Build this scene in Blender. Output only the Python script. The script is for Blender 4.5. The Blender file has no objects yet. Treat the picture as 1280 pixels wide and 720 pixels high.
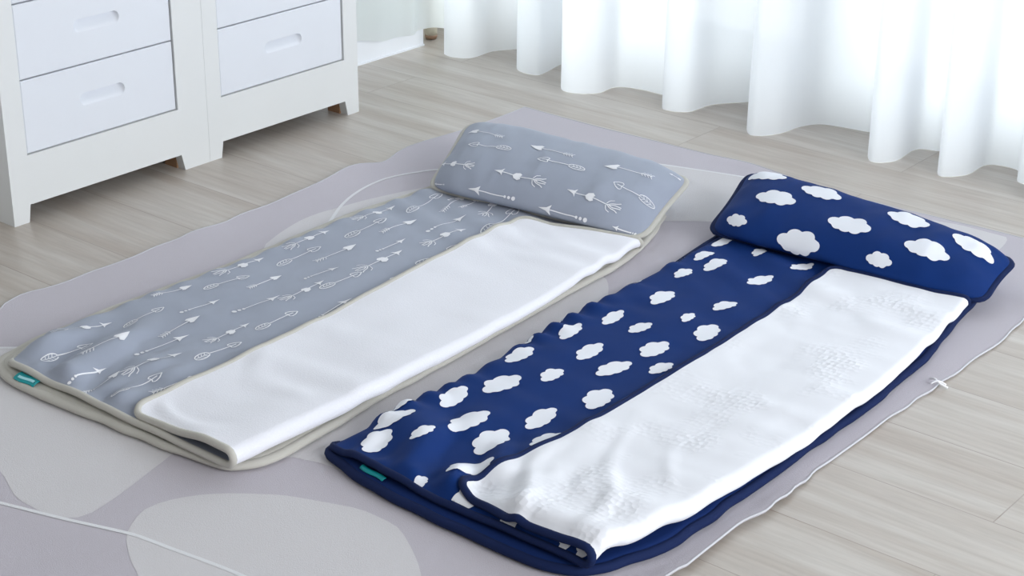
import bpy, bmesh, math, random
from mathutils import Vector, Matrix
# Two nap mats on a rug, dressers along the left wall, sheer curtains at the window. Units: metres.
WORLD, P_WIN, P_SIDE, EXPO = 0.24, 325.0, 145.0, 0.2
# ---------------------------------------------------------------- measured outlines on the floor plan (x across the room, y towards the window)
RUG_LEFT = [(-2.3962, 1.5642),(-2.4118, 1.6231),(-2.4012, 1.6638),(-2.3969, 1.7136),(-2.4006, 1.7479),(-2.3976, 1.8079),(-2.3975, 1.8571),(-2.4036, 1.9071),(-2.3961, 1.9598),(-2.4022, 1.9963),(-2.3965, 2.071),(-2.4076, 2.122),(-2.4031, 2.2342),(-2.411, 2.353),(-2.4265, 2.4333),(-2.4227, 2.4815),(-2.4007, 2.5137),(-2.4322, 2.6267),(-2.4152, 2.7899),(-2.4131, 2.8802),(-2.4148, 3.0013)]
RUG_RIGHT = [(-1.0456, 1.6353),(-1.0502, 1.7297),(-1.0513, 1.7842),(-1.0436, 1.8343),(-1.0453, 1.9147),(-1.0506, 2.0298),(-1.0487, 2.1762),(-1.0443, 2.3333),(-1.0422, 2.4741),(-1.0416, 2.5825),(-1.0491, 2.664)]
RUG_BACK = [(-2.4148, 3.0013),(-2.1997, 3.0),(-1.8139, 3.0113),(-1.547, 2.9828),(-1.3795, 2.9901),(-1.2608, 2.9997),(-1.2033, 3.0015)]
RUG_BLOBS = {'A': [(-2.3198, 1.4172),(-2.2614, 1.4673),(-2.2029, 1.5175),(-2.0661, 1.5057),(-1.8325, 1.5298),(-1.723, 1.5411),(-1.7053, 1.4775),(-1.7789, 1.4395),(-1.7736, 1.3917),(-1.7507, 1.3053),(-1.74, 1.25),(-1.7406, 1.2249),(-1.7528, 1.2091),(-1.7733, 1.1998),(-1.8025, 1.1968),(-1.8547, 1.1997),(-1.9276, 1.2274),(-2.0707, 1.2604)], 'B': [(-1.6496, 1.2255),(-1.6652, 1.2409),(-1.6818, 1.2668),(-1.6914, 1.2913),(-1.6888, 1.3157),(-1.6813, 1.3361),(-1.6636, 1.3653),(-1.6358, 1.3946),(-1.6024, 1.4202),(-1.5707, 1.4415),(-1.5014, 1.4696),(-1.4693, 1.4803),(-1.4382, 1.4822),(-1.4107, 1.4812),(-1.3872, 1.4747),(-1.3324, 1.4414),(-1.2839, 1.4016),(-1.2011, 1.3128),(-1.3699, 1.1698),(-1.503, 1.1457),(-1.5719, 1.1813),(-1.6076, 1.1977)], 'C': [(-1.6816, 1.5101),(-1.6469, 1.5212),(-1.6194, 1.5293),(-1.5921, 1.5374),(-1.5338, 1.5424),(-1.4518, 1.5742),(-1.423, 1.7495),(-1.5119, 2.0179),(-1.6413, 2.2775),(-1.7152, 2.3293),(-1.7253, 2.1171),(-1.7333, 1.7543)], 'D': [(-2.1044, 2.8445),(-2.0011, 2.8746),(-1.9066, 2.9048),(-1.7683, 2.9424),(-1.6647, 2.9585),(-1.4851, 2.9609),(-1.356, 2.9772),(-1.2462, 3.0069),(-1.2127, 2.885),(-1.2445, 2.6648),(-1.4368, 2.6916),(-1.6022, 2.7367),(-1.7006, 2.6843),(-1.7717, 2.6283),(-1.84, 2.5969)], 'E': [(-2.2489, 2.0357),(-2.269, 2.0748),(-2.2839, 2.1199),(-2.2964, 2.174),(-2.2979, 2.2225),(-2.2893, 2.2752),(-2.2725, 2.3592),(-2.225, 2.484),(-2.1405, 2.5212),(-2.0213, 2.289),(-2.0727, 2.0449),(-2.1856, 1.9958)]}
RUG_LINES = [[(-2.3198, 1.4172),(-2.2614, 1.4673),(-2.2224, 1.5008)], [(-1.9538, 1.1409),(-1.8544, 1.1747),(-1.7544, 1.2051),(-1.6605, 1.2371),(-1.6209, 1.2447),(-1.5813, 1.2502),(-1.5271, 1.2586),(-1.4735, 1.2648),(-1.3902, 1.269)], [(-2.2242, 2.1556),(-2.2462, 2.2011),(-2.2675, 2.2377),(-2.2893, 2.2752),(-2.31, 2.3209),(-2.3244, 2.3676),(-2.3308, 2.4043),(-2.3325, 2.4459),(-2.324, 2.4845),(-2.3126, 2.5133),(-2.2883, 2.5599),(-2.2254, 2.621)], [(-2.1618, 2.808),(-2.0855, 2.8475),(-2.0011, 2.8746),(-1.9066, 2.9048),(-1.7683, 2.9424),(-1.6647, 2.9585)]]
GREY_ARROWS = [('B', -2.172, 2.016, -2.1738, 2.1317),('A', -2.1282, 1.9565, -2.1284, 2.0636),('D', -2.0896, 2.0089, -2.0857, 2.1105),('C', -2.0474, 1.9421, -2.0361, 2.017),('A', -2.1241, 2.1229, -2.1304, 2.2384),('B', -2.1791, 2.1962, -2.1719, 2.3072),('D', -2.0916, 2.182, -2.0874, 2.2756),('C', -2.0351, 2.1095, -2.0387, 2.1917),('B', -1.999, 2.0208, -2.0069, 2.1486),('A', -2.1221, 2.2891, -2.1409, 2.4086),('D', -2.0824, 2.3401, -2.1103, 2.4351),('C', -2.0335, 2.2427, -2.0304, 2.3521),('B', -1.9949, 2.189, -1.988, 2.3029),('A', -1.9462, 2.1183, -1.9492, 2.2335),('B', -2.0038, 2.3697, -2.0419, 2.4771),('A', -1.9502, 2.3043, -1.9773, 2.4423),('B', -2.1785, 1.8521, -2.1729, 1.966),('A', -2.1443, 1.7999, -2.1261, 1.888),('D', -2.1852, 1.7206, -2.1726, 1.7979),('B', -2.1817, 1.5124, -2.1623, 1.6175),('A', -2.1207, 1.4465, -2.1205, 1.5454),('D', -2.0801, 1.4886, -2.0893, 1.5957),('C', -2.0276, 1.4252, -2.0357, 1.5045),('A', -2.1305, 1.6163, -2.1372, 1.7059),('D', -1.9889, 1.4234, -2.0022, 1.504),('B', -1.9844, 1.4941, -1.9813, 1.6109),('C', -2.0384, 1.562, -2.029, 1.6673),('B', -1.9878, 1.6632, -1.9875, 1.7595),('A', -1.9444, 1.605, -1.9412, 1.6993),('D', -1.9064, 1.4836, -1.8952, 1.5812),('A', -1.9376, 1.4364, -1.9402, 1.5355),('D', -1.8972, 1.6455, -1.8976, 1.7524),('C', -2.0398, 1.7686, -2.0318, 1.8702),('D', -2.0581, 1.6304, -2.0654, 1.7215),('A', -1.9592, 1.7473, -1.9622, 1.8438),('B', -2.015, 1.8541, -2.0139, 1.9572),('C', -1.9164, 1.8412, -1.9302, 1.9401),('A', -1.9949, 1.9286, -1.9891, 2.0247),('D', -1.9157, 1.8965, -1.9236, 2.0079),('C', -2.1068, 2.3863, -2.1094, 2.4652),('C', -2.1, 1.7084, -2.0937, 1.7906),('D', -2.0927, 1.8533, -2.0893, 1.929),('A', -1.9149, 1.9533, -1.9284, 2.0677),('D', -2.0614, 2.3693, -2.0743, 2.4432)]
BLUE_CLOUDS = [(-1.5714, 1.9474, 0.067),(-1.5302, 1.8545, 0.077),(-1.5578, 1.775, 0.074),(-1.5683, 1.656, 0.074),(-1.5463, 1.5956, 0.067),(-1.4875, 1.7283, 0.083),(-1.5, 1.6412, 0.051),(-1.4268, 1.7069, 0.083),(-1.3905, 1.6173, 0.081),(-1.4214, 1.5477, 0.042),(-1.3405, 1.5526, 0.067),(-1.4903, 1.9281, 0.053),(-1.4168, 1.8082, 0.077),(-1.3658, 1.759, 0.067),(-1.3892, 1.9124, 0.074),(-1.4346, 2.0123, 0.074),(-1.4976, 2.0335, 0.074),(-1.4262, 2.1102, 0.071),(-1.3787, 2.0602, 0.053),(-1.5663, 2.0727, 0.071),(-1.6093, 1.9959, 0.053),(-1.5968, 1.7076, 0.056),(-1.5951, 2.5649, 0.064),(-1.5427, 2.4617, 0.064),(-1.5111, 2.557, 0.042),(-1.5803, 2.4825, 0.05),(-1.6205, 2.4576, 0.053),(-1.619, 2.3113, 0.056),(-1.5654, 2.3948, 0.05),(-1.5473, 2.1627, 0.064),(-1.4311, 2.3219, 0.056),(-1.3955, 2.2153, 0.071),(-1.4186, 2.5496, 0.06),(-1.5317, 2.2832, 0.071),(-1.6234, 2.1183, 0.056),(-1.446, 2.4559, 0.067),(-1.4509, 2.2414, 0.046),(-1.4893, 2.159, 0.05),(-1.2614, 1.5528, 0.056),(-1.17, 1.5635, 0.056),(-1.1431, 1.5588, 0.039),(-1.6494, 2.1298, 0.046)]
CURTAIN_HEM = [(-2.8471, 3.2125),(-2.8134, 3.2044),(-2.7714, 3.232),(-2.7707, 3.3086),(-2.7375, 3.3668),(-2.6207, 3.2271),(-2.5648, 3.2229),(-2.5556, 3.2487),(-2.5722, 3.3426),(-2.433, 3.1671),(-2.3635, 3.2031),(-2.3581, 3.2748),(-2.3041, 3.297),(-2.2375, 3.2972),(-2.1747, 3.2074),(-2.1219, 3.2302),(-2.1104, 3.3113),(-2.0603, 3.3792),(-1.943, 3.1984),(-1.9136, 3.1879),(-1.8824, 3.2368),(-1.8721, 3.3044),(-1.8403, 3.3546),(-1.7436, 3.3726),(-1.6572, 3.2236),(-1.632, 3.2055),(-1.6023, 3.2447),(-1.6043, 3.3379),(-1.5667, 3.3568),(-1.4986, 3.2304),(-1.4795, 3.2214),(-1.4484, 3.2676),(-1.4432, 3.35),(-1.3808, 3.3586),(-1.3515, 3.2949),(-1.3149, 3.2832)]
CAM_M = [[0.7722567, 0.6352318, 0.0100086], [-0.26307, 0.3053973, 0.9151648], [-0.5782852, 0.7093751, -0.4029556]]
CAM_F = 2207.026
PILLOW_ARROWS = [('D', -0.88, 0.241, -0.496, 0.128),('A', -0.754, -0.153, -0.347, -0.116),('D', -0.227, 0.072, 0.19, 0.048),('A', -0.073, -0.185, 0.352, -0.153),('B', -0.357, -0.534, 0.133, -0.561),('B', 0.33, -0.557, 0.805, -0.624),('C', -0.525, -0.842, -0.071, -0.839),('B', -0.95, -0.55, -0.55, -0.538),('C', -0.95, -0.9, -0.779, -0.857),('C', 0.151, -0.86, 0.6, -0.875),('D', 0.46, 0.047, 0.852, 0.201),('A', 0.635, -0.231, 0.97, -0.296),('D', 0.883, 0.655, 0.97, 0.746),('C', 0.8, -0.875, 0.97, -0.935)]
PILLOW_CLOUDS = [(-0.794, 0.535, 0),(-0.59, -0.169, 0),(-0.332, 0.271, 0),(-0.766, -0.693, 1),(0.015, -0.326, 0),(-0.259, -0.78, 0),(0.326, 0.262, 0),(0.58, -0.353, 0),(0.322, -0.732, 1),(0.797, 0.222, 0)]
GREY_BASE_L = [(-2.1741, 1.4116),(-2.2233, 1.4716),(-2.2335, 1.5179),(-2.2321, 1.584),(-2.2353, 1.6525),(-2.2305, 1.8159),(-2.2244, 1.9391),(-2.2272, 2.0358),(-2.2318, 2.2718),(-2.2151, 2.4729)]
GREY_BASE_F = [(-2.1717, 1.4094),(-2.1227, 1.3829),(-2.0416, 1.3963),(-1.9226, 1.4073),(-1.8034, 1.413),(-1.6865, 1.4304),(-1.6677, 1.4434)]
GREY_BASE_R = [(-1.665, 1.4411),(-1.6432, 1.4897),(-1.6495, 1.5838),(-1.6591, 1.6775),(-1.6686, 1.85),(-1.6809, 2.0841),(-1.6948, 2.3732),(-1.7036, 2.4793)]
BLUE_BASE_F = [(-1.6051, 1.5541),(-1.5744, 1.5376),(-1.4759, 1.5191),(-1.3384, 1.5128),(-1.2161, 1.5141),(-1.1277, 1.5426)]
BLUE_BASE_R = [(-1.1295, 1.5451),(-1.101, 1.6011),(-1.0822, 1.6826),(-1.08, 1.8752),(-1.0804, 2.0505),(-1.0799, 2.2174),(-1.0919, 2.3972),(-1.1263, 2.6336)]
# ---------------------------------------------------------------- shapes of the cloth (plain maths, metres)
def lerp(a, b, t): return a + (b - a) * t
def smooth(t):
    t = max(0.0, min(1.0, t)); return t * t * (3 - 2 * t)
def interp(tab, x):
    if x <= tab[0][0]: return tab[0][1]
    for (x0, y0), (x1, y1) in zip(tab, tab[1:]):
        if x <= x1: return y0 + (y1 - y0) * (x - x0) / (x1 - x0)
    return tab[-1][1]
def hsh(i, j, k):
    n = (i * 374761393 + j * 668265263 + k * 2147483647 + 12345) & 0xffffffff
    n = ((n ^ (n >> 13)) * 1274126177) & 0xffffffff
    return ((n ^ (n >> 16)) & 0xffff) / 32767.5 - 1.0
def vnoise(x, y, k=0):
    i, j = math.floor(x), math.floor(y); u, v = smooth(x - i), smooth(y - j)
    return lerp(lerp(hsh(i, j, k), hsh(i+1, j, k), u), lerp(hsh(i, j+1, k), hsh(i+1, j+1, k), u), v)

class Pillow:
    """A puffy bolster: FL, FR, BR, BL are its seam corners, H its height above the seam."""
    def __init__(s, FL, FR, BR, BL, H, seed): s.c = (FL, FR, BR, BL); s.H = H; s.seed = seed
    def seam(s, a, b):
        k = .06
        a, b = a * (1 - k * abs(b) ** 8), b * (1 - k * abs(a) ** 8)
        # seams bow inwards a little between the corners
        b2 = b * (1 - .05 * (1 - a * a)); a2 = a * (1 - .03 * (1 - b * b))
        u, v = (a2 + 1) / 2, (b2 + 1) / 2
        FL, FR, BR, BL = s.c
        p = [lerp(lerp(FL[i], FR[i], u), lerp(BL[i], BR[i], u), v) for i in range(3)]
        return p
    def dome(s, a, b):
        return max(0.0, 1 - abs(a) ** 5) ** .62 * max(0.0, 1 - abs(b) ** 2.5) ** (.85 if b < 0 else .55)
    def P(s, a, b, off=0.0):
        p = s.seam(a, b); h = s.dome(a, b)
        edge = max(abs(a), abs(b)) ** 6
        w = .0035 * vnoise(a * 7, b * 2.2, s.seed) + .0022 * vnoise(a * 17, b * 4, s.seed + 1) * (.3 + edge)
        # little gathers that run in from the short seams and from the front seam
        g = .004 * math.sin(b * 9 + 2 * vnoise(b * 3, a, s.seed)) * smooth((abs(a) - .7) / .3)
        p[2] += s.H * h + (w + g) * h
        # the front bulges forward over the mattress
        p[1] -= .042 * (1 - math.exp(-(1 + b) / .04)) * (1 - smooth((b + .9) / 1.3)) * (1 - abs(a) ** 6)
        return (p[0], p[1], p[2] + off)
    def N(s, a, b):
        e = .01
        p, q = s.P(a - e, b), s.P(a + e, b); r, t = s.P(a, b - e), s.P(a, b + e)
        A = [q[i] - p[i] for i in range(3)]; B = [t[i] - r[i] for i in range(3)]
        n = (A[1]*B[2]-A[2]*B[1], A[2]*B[0]-A[0]*B[2], A[0]*B[1]-A[1]*B[0])
        l = math.sqrt(sum(c * c for c in n)) or 1
        return tuple(c / l for c in n), math.sqrt(sum(c*c for c in A)) / (2*e), math.sqrt(sum(c*c for c in B)) / (2*e)
    def on(s, a, b, off=.0012):
        n, _, _ = s.N(a, b); p = s.P(a, b)
        return (p[0] + n[0] * off, p[1] + n[1] * off, p[2] + n[2] * off)

PIL_GREY = Pillow((-2.185, 2.414, .030), (-1.706, 2.470, .030), (-1.770, 2.725, .064), (-2.308, 2.680, .074), .056, 3)
PIL_BLUE = Pillow((-1.638, 2.576, .032), (-1.102, 2.612, .032), (-1.118, 2.775, .054), (-1.700, 2.815, .072), .054, 9)
D = bpy.data; COL = bpy.context.scene.collection
random.seed(4)

# ---------------------------------------------------------------- materials
def lin(c):
    return tuple(((v/255)/12.92 if v/255 <= .04045 else (((v/255)+.055)/1.055)**2.4) for v in c) + (1.0,)
def new_mat(name):
    m = D.materials.new(name); m.use_nodes = True; nt = m.node_tree; nt.nodes.clear()
    out = nt.nodes.new('ShaderNodeOutputMaterial'); return m, nt, out
def N(nt, t, **kw):
    n = nt.nodes.new(t)
    for k, v in kw.items():
        if k.startswith('_'): setattr(n, k[1:], v)
        else: n.inputs[k.replace('~', ' ')].default_value = v
    return n
def pmat(name, rgb, rough=.6, spec=.4, bump=None, tint=None, sheen=0, coat=0):
    """principled + noise bump (scale, strength, distance) + soft noise tint (scale, rgb2)"""
    m, nt, out = new_mat(name)
    b = N(nt, 'ShaderNodeBsdfPrincipled', Roughness=rough); b.inputs['Base Color'].default_value = lin(rgb)
    b.inputs['Specular IOR Level'].default_value = spec
    if sheen: b.inputs['Sheen Weight'].default_value = sheen; b.inputs['Sheen Roughness'].default_value = .5
    if coat: b.inputs['Coat Weight'].default_value = coat; b.inputs['Coat Roughness'].default_value = .15
    nt.links.new(b.outputs[0], out.inputs[0])
    tc = N(nt, 'ShaderNodeTexCoord')
    if tint:
        n = N(nt, 'ShaderNodeTexNoise', Scale=tint[0], Detail=3.0); mx = N(nt, 'ShaderNodeMix', _data_type='RGBA')
        mx.inputs['A'].default_value = lin(rgb); mx.inputs['B'].default_value = lin(tint[1])
        nt.links.new(tc.outputs['Object'], n.inputs['Vector']); nt.links.new(n.outputs['Fac'], mx.inputs['Factor'])
        nt.links.new(mx.outputs['Result'], b.inputs['Base Color'])
    if bump:
        n = N(nt, 'ShaderNodeTexNoise', Scale=bump[0], Detail=2.0); bp = N(nt, 'ShaderNodeBump', Strength=bump[1], Distance=bump[2])
        nt.links.new(tc.outputs['Object'], n.inputs['Vector']); nt.links.new(n.outputs['Fac'], bp.inputs['Height'])
        nt.links.new(bp.outputs[0], b.inputs['Normal'])
    return m

M_GREY   = pmat('arrow_print_grey', (157, 163, 178), .75, .25, (900, .25, .0006), (14, (150, 157, 173)), sheen=.15)
M_GINK   = pmat('white_ink', (238, 238, 242), .8, .2)
M_GBIND  = pmat('greige_binding', (192, 189, 181), .8, .2, (1200, .3, .0005), sheen=.1)
M_NAVY   = pmat('navy_cloth', (12, 51, 117), .75, .15, (900, .25, .0006), (12, (10, 43, 102)))
M_NINK   = pmat('white_cloud_ink', (236, 238, 245), .8, .2)
M_NBIND  = pmat('navy_binding', (24, 38, 78), .8, .15, (1200, .3, .0005))
M_NBIND2 = pmat('navy_underside', (20, 44, 98), .8, .15, (900, .25, .0006))
M_RUGE   = pmat('rug_edge_thread', (198, 198, 204), .9, .12)
M_PLUSH1 = pmat('white_plush', (236, 236, 243), .9, .15, (420, .35, .0016), sheen=.3)
M_TAG    = pmat('teal_label', (0, 150, 156), .5, .4)
M_TAGINK = pmat('pale_label_weave', (170, 225, 232), .5, .4)
M_FRAME  = pmat('dresser_white_paint', (226, 227, 227), .42, .4, tint=(6, (222, 224, 224)))
M_DRAWER = pmat('drawer_white_paint', (226, 229, 235), .38, .4, tint=(6, (223, 226, 233)))
M_RAW    = pmat('raw_pine', (176, 140, 108), .7, .3, tint=(30, (150, 112, 84)))
M_GAP    = pmat('dresser_inside', (90, 84, 80), .9, .1)
M_WALL   = pmat('wall_paint', (226, 230, 230), .9, .2, (60, .05, .002))
M_BASEB  = pmat('baseboard_white', (235, 238, 243), .35, .45)
M_UPVC   = pmat('window_frame_white', (232, 234, 236), .35, .45)
M_STONE  = pmat('cream_paint', (214, 206, 188), .6, .3)
M_WOODF  = pmat('tan_wood', (176, 142, 118), .5, .4, tint=(25, (150, 118, 95)))
M_RUG    = pmat('rug_lilac', (195, 189, 197), .92, .12, (700, .5, .0012), (5, (189, 184, 192)), sheen=.15)
M_RUGB   = pmat('rug_pale', (212, 209, 211), .92, .12, (700, .5, .0012), (5, (207, 204, 207)), sheen=.15)
M_RUGL   = pmat('rug_white_line', (226, 226, 229), .92, .12, (700, .5, .0012), sheen=.15)
M_METAL  = pmat('rail_metal', (200, 200, 200), .3, .5); M_METAL.node_tree.nodes['Principled BSDF'].inputs['Metallic'].default_value = .9

def plush_embossed():
    m, nt, out = new_mat('white_embossed_plush')
    b = N(nt, 'ShaderNodeBsdfPrincipled', Roughness=.9); b.inputs['Base Color'].default_value = lin((237, 238, 244))
    b.inputs['Sheen Weight'].default_value = .3; b.inputs['Specular IOR Level'].default_value = .15
    tc = N(nt, 'ShaderNodeTexCoord')
    v = N(nt, 'ShaderNodeTexVoronoi', Scale=95.0, Randomness=.55); n = N(nt, 'ShaderNodeTexNoise', Scale=9.0, Detail=2.0)
    big = N(nt, 'ShaderNodeMapRange'); big.inputs['From Min'].default_value = .45; big.inputs['From Max'].default_value = .62
    mu = N(nt, 'ShaderNodeMath', _operation='MULTIPLY')
    bp = N(nt, 'ShaderNodeBump', Strength=.5, Distance=.004)
    L = nt.links.new
    L(tc.outputs['Object'], v.inputs['Vector']); L(tc.outputs['Object'], n.inputs['Vector']); L(n.outputs['Fac'], big.inputs['Value'])
    L(v.outputs['Distance'], mu.inputs[0]); L(big.outputs['Result'], mu.inputs[1]); L(mu.outputs[0], bp.inputs['Height'])
    L(bp.outputs[0], b.inputs['Normal']); L(b.outputs[0], out.inputs[0])
    return m
M_PLUSH2 = plush_embossed()

def floor_mat():
    m, nt, out = new_mat('oak_laminate'); L = nt.links.new
    b = N(nt, 'ShaderNodeBsdfPrincipled', Roughness=.34); b.inputs['Specular IOR Level'].default_value = .5
    tc = N(nt, 'ShaderNodeTexCoord')
    mp = N(nt, 'ShaderNodeMapping'); mp.inputs['Location'].default_value = (.35, -1.682 + .1675 * 20, 0)
    br = N(nt, 'ShaderNodeTexBrick', _offset=.37, _offset_frequency=2, Scale=1.0)
    br.inputs['Brick Width'].default_value = 1.21; br.inputs['Row Height'].default_value = .1675
    br.inputs['Mortar Size'].default_value = .0011; br.inputs['Mortar Smooth'].default_value = .3
    br.inputs['Color1'].default_value = (0, 0, 0, 1); br.inputs['Color2'].default_value = (1, 1, 1, 1); br.inputs['Mortar'].default_value = (.5, .5, .5, 1)
    L(tc.outputs['Object'], mp.inputs['Vector']); L(mp.outputs[0], br.inputs['Vector'])
    # grain stretched along the boards, shifted from board to board
    ad = N(nt, 'ShaderNodeVectorMath', _operation='MULTIPLY_ADD'); ad.inputs[1].default_value = (1.1, 14, 1)
    sh = N(nt, 'ShaderNodeVectorMath', _operation='SCALE'); sh.inputs['Scale'].default_value = 9.0
    L(br.outputs['Color'], sh.inputs[0]); L(tc.outputs['Object'], ad.inputs[0]); L(sh.outputs[0], ad.inputs[2])
    n1 = N(nt, 'ShaderNodeTexNoise', Scale=1.3, Detail=4.0, Roughness=.55); n1.inputs['Distortion'].default_value = .6
    n2 = N(nt, 'ShaderNodeTexNoise', Scale=9.0, Detail=5.0, Roughness=.6)
    L(ad.outputs[0], n1.inputs['Vector']); L(ad.outputs[0], n2.inputs['Vector'])
    cr = N(nt, 'ShaderNodeValToRGB'); e = cr.color_ramp.elements
    e[0].position = .3; e[0].color = lin(FLOOR_A); e[1].position = .72; e[1].color = lin(FLOOR_B)
    L(n1.outputs['Fac'], cr.inputs[0])
    m2 = N(nt, 'ShaderNodeMix', _data_type='RGBA', _blend_type='MULTIPLY'); m2.inputs['Factor'].default_value = .28
    cr2 = N(nt, 'ShaderNodeValToRGB'); cr2.color_ramp.elements[0].position = .35; cr2.color_ramp.elements[0].color = (.62, .6, .58, 1); cr2.color_ramp.elements[1].position = .6
    L(n2.outputs['Fac'], cr2.inputs[0]); L(cr.outputs[0], m2.inputs['A']); L(cr2.outputs[0], m2.inputs['B'])
    m3 = N(nt, 'ShaderNodeMix', _data_type='RGBA', _blend_type='MULTIPLY'); m3.inputs['B'].default_value = (.72, .68, .66, 1)
    L(br.outputs['Fac'], m3.inputs['Factor']); L(m2.outputs['Result'], m3.inputs['A']); L(m3.outputs['Result'], b.inputs['Base Color'])
    bp = N(nt, 'ShaderNodeBump', Strength=.25, Distance=.0012, _invert=True); L(br.outputs['Fac'], bp.inputs['Height'])
    bp2 = N(nt, 'ShaderNodeBump', Strength=.12, Distance=.0008); L(n2.outputs['Fac'], bp2.inputs['Height']); L(bp.outputs[0], bp2.inputs['Normal'])
    L(bp2.outputs[0], b.inputs['Normal']); L(b.outputs[0], out.inputs[0]); return m
FLOOR_A = (176, 164, 153); FLOOR_B = (200, 194, 187)
M_FLOOR = floor_mat()

def sheer(name, rgb, clear):
    m, nt, out = new_mat(name); L = nt.links.new
    t = N(nt, 'ShaderNodeBsdfTranslucent'); t.inputs[0].default_value = lin(rgb)
    d = N(nt, 'ShaderNodeBsdfDiffuse'); d.inputs[0].default_value = lin(rgb)
    p = N(nt, 'ShaderNodeBsdfTransparent')
    a = N(nt, 'ShaderNodeMixShader', Fac=.38); c = N(nt, 'ShaderNodeMixShader', Fac=clear)
    L(t.outputs[0], a.inputs[1]); L(d.outputs[0], a.inputs[2]); L(a.outputs[0], c.inputs[1]); L(p.outputs[0], c.inputs[2]); L(c.outputs[0], out.inputs[0])
    return m
M_SHEER = sheer('sheer_white_voile', (243, 245, 248), .04)
M_SHEERD = sheer('white_voile_panel', (241, 244, 243), .05)
def glass():
    m, nt, out = new_mat('window_glass'); L = nt.links.new
    p = N(nt, 'ShaderNodeBsdfTransparent'); p.inputs[0].default_value = (.97, .985, .98, 1)
    g = N(nt, 'ShaderNodeBsdfGlossy', Roughness=.02); f = N(nt, 'ShaderNodeFresnel', IOR=1.45); x = N(nt, 'ShaderNodeMixShader')
    L(f.outputs[0], x.inputs[0]); L(p.outputs[0], x.inputs[1]); L(g.outputs[0], x.inputs[2]); L(x.outputs[0], out.inputs[0]); return m
M_GLASS = glass()

# ---------------------------------------------------------------- mesh helpers
class MB:
    def __init__(s): s.v = []; s.f = []; s.m = []; s.sm = []
    def add(s, vs, fs, mi=0, smooth=True):
        o = len(s.v); s.v += [tuple(p) for p in vs]
        for f in fs: s.f.append(tuple(i + o for i in f)); s.m.append(mi); s.sm.append(smooth)
    def box(s, x0, x1, y0, y1, z0, z1, mi=0, b=.0):
        """box with bevelled edges (b) as an 8-corner hull with chamfers"""
        if b <= 0:
            s.add([(x, y, z) for x in (x0, x1) for y in (y0, y1) for z in (z0, z1)],
                  [(0,1,3,2),(4,6,7,5),(0,4,5,1),(2,3,7,6),(0,2,6,4),(1,5,7,3)], mi, False); return
        bm = bmesh.new(); bmesh.ops.create_cube(bm, size=1)
        for v in bm.verts: v.co = Vector((lerp(x0, x1, v.co.x + .5), lerp(y0, y1, v.co.y + .5), lerp(z0, z1, v.co.z + .5)))
        bmesh.ops.bevel(bm, geom=bm.edges[:], offset=b, segments=2, affect='EDGES')
        bm.verts.index_update(); s.add([v.co[:] for v in bm.verts], [tuple(v.index for v in f.verts) for f in bm.faces], mi, False); bm.free()
    def prism(s, poly, x0, x1, mi=0):
        """polygon in (y, z) pushed from x0 to x1"""
        n = len(poly)
        s.add([(x0, y, z) for y, z in poly] + [(x1, y, z) for y, z in poly],
              [tuple(range(n)), tuple(range(2*n-1, n-1, -1))] + [(i, i+n, (i+1) % n + n, (i+1) % n) for i in range(n)], mi, False)
    def tube(s, pts, r, closed=False, n=8, mi=0, r2=None, up=(0, 0, 1)):
        """r across (in the plane of up), r2 along up"""
        P = [Vector(p) for p in pts]; up = Vector(up); m = len(P); vs = []; last = None; turn = r2 is None; r2 = r2 or r
        for i, p in enumerate(P):
            a = P[i-1] if (i or closed) else p; b = P[(i+1) % m] if (i < m-1 or closed) else p
            t = (b - a); t = t.normalized() if t.length > 1e-9 else Vector((1, 0, 0))
            side = t.cross(up)
            if side.length < .15: side = t.cross(Vector((.3, 1, .1)))
            side.normalize()
            if turn and last is not None:
                s2 = last - t * last.dot(t)
                if s2.length > 1e-6: side = s2.normalized()
            last = side; u = side.cross(t).normalized()
            for k in range(n):
                w = 2 * math.pi * k / n; vs.append(p + side * (r * math.cos(w)) + u * (r2 * math.sin(w)))
        fs = []
        for i in range(m if closed else m - 1):
            j = (i+1) % m
            for k in range(n): fs.append((i*n+k, j*n+k, j*n+(k+1) % n, i*n+(k+1) % n))
        if not closed: fs += [tuple(range(n)), tuple((m-1)*n + k for k in range(n-1, -1, -1))]
        s.add(vs, fs, mi)
    def lathe(s, prof, cx, cy, n=28, mi=0):
        vs = []; fs = []
        for r, z in prof:
            for k in range(n): vs.append((cx + r*math.cos(2*math.pi*k/n), cy + r*math.sin(2*math.pi*k/n), z))
        for i in range(len(prof)-1):
            for k in range(n): fs.append((i*n+k, i*n+(k+1) % n, (i+1)*n+(k+1) % n, (i+1)*n+k))
        fs += [tuple(range(n-1, -1, -1)), tuple((len(prof)-1)*n+k for k in range(n))]
        s.add(vs, fs, mi)
    def grid(s, fn, us, vs_, mi=0):
        nu, nv = len(us), len(vs_)
        s.add([fn(u, v) for u in us for v in vs_],
              [(i*nv+j, (i+1)*nv+j, (i+1)*nv+j+1, i*nv+j+1) for i in range(nu-1) for j in range(nv-1)], mi)
    def build(s, name, mats, parent=None, fix=True):
        me = D.meshes.new(name); me.from_pydata([tuple(p) for p in s.v], [], s.f)
        for m in (mats if isinstance(mats, (list, tuple)) else [mats]): me.materials.append(m)
        me.polygons.foreach_set('material_index', s.m); me.polygons.foreach_set('use_smooth', s.sm); me.update()
        if fix:
            bm = bmesh.new(); bm.from_mesh(me); bmesh.ops.recalc_face_normals(bm, faces=bm.faces[:]); bm.to_mesh(me); bm.free()
        o = D.objects.new(name, me); COL.objects.link(o)
        if parent: o.parent = parent; o.matrix_parent_inverse = world_of(parent).inverted()
        return o
def world_of(o):
    m = Matrix.Translation(o.location)
    return m if not o.parent else world_of(o.parent) @ o.matrix_parent_inverse @ m
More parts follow.
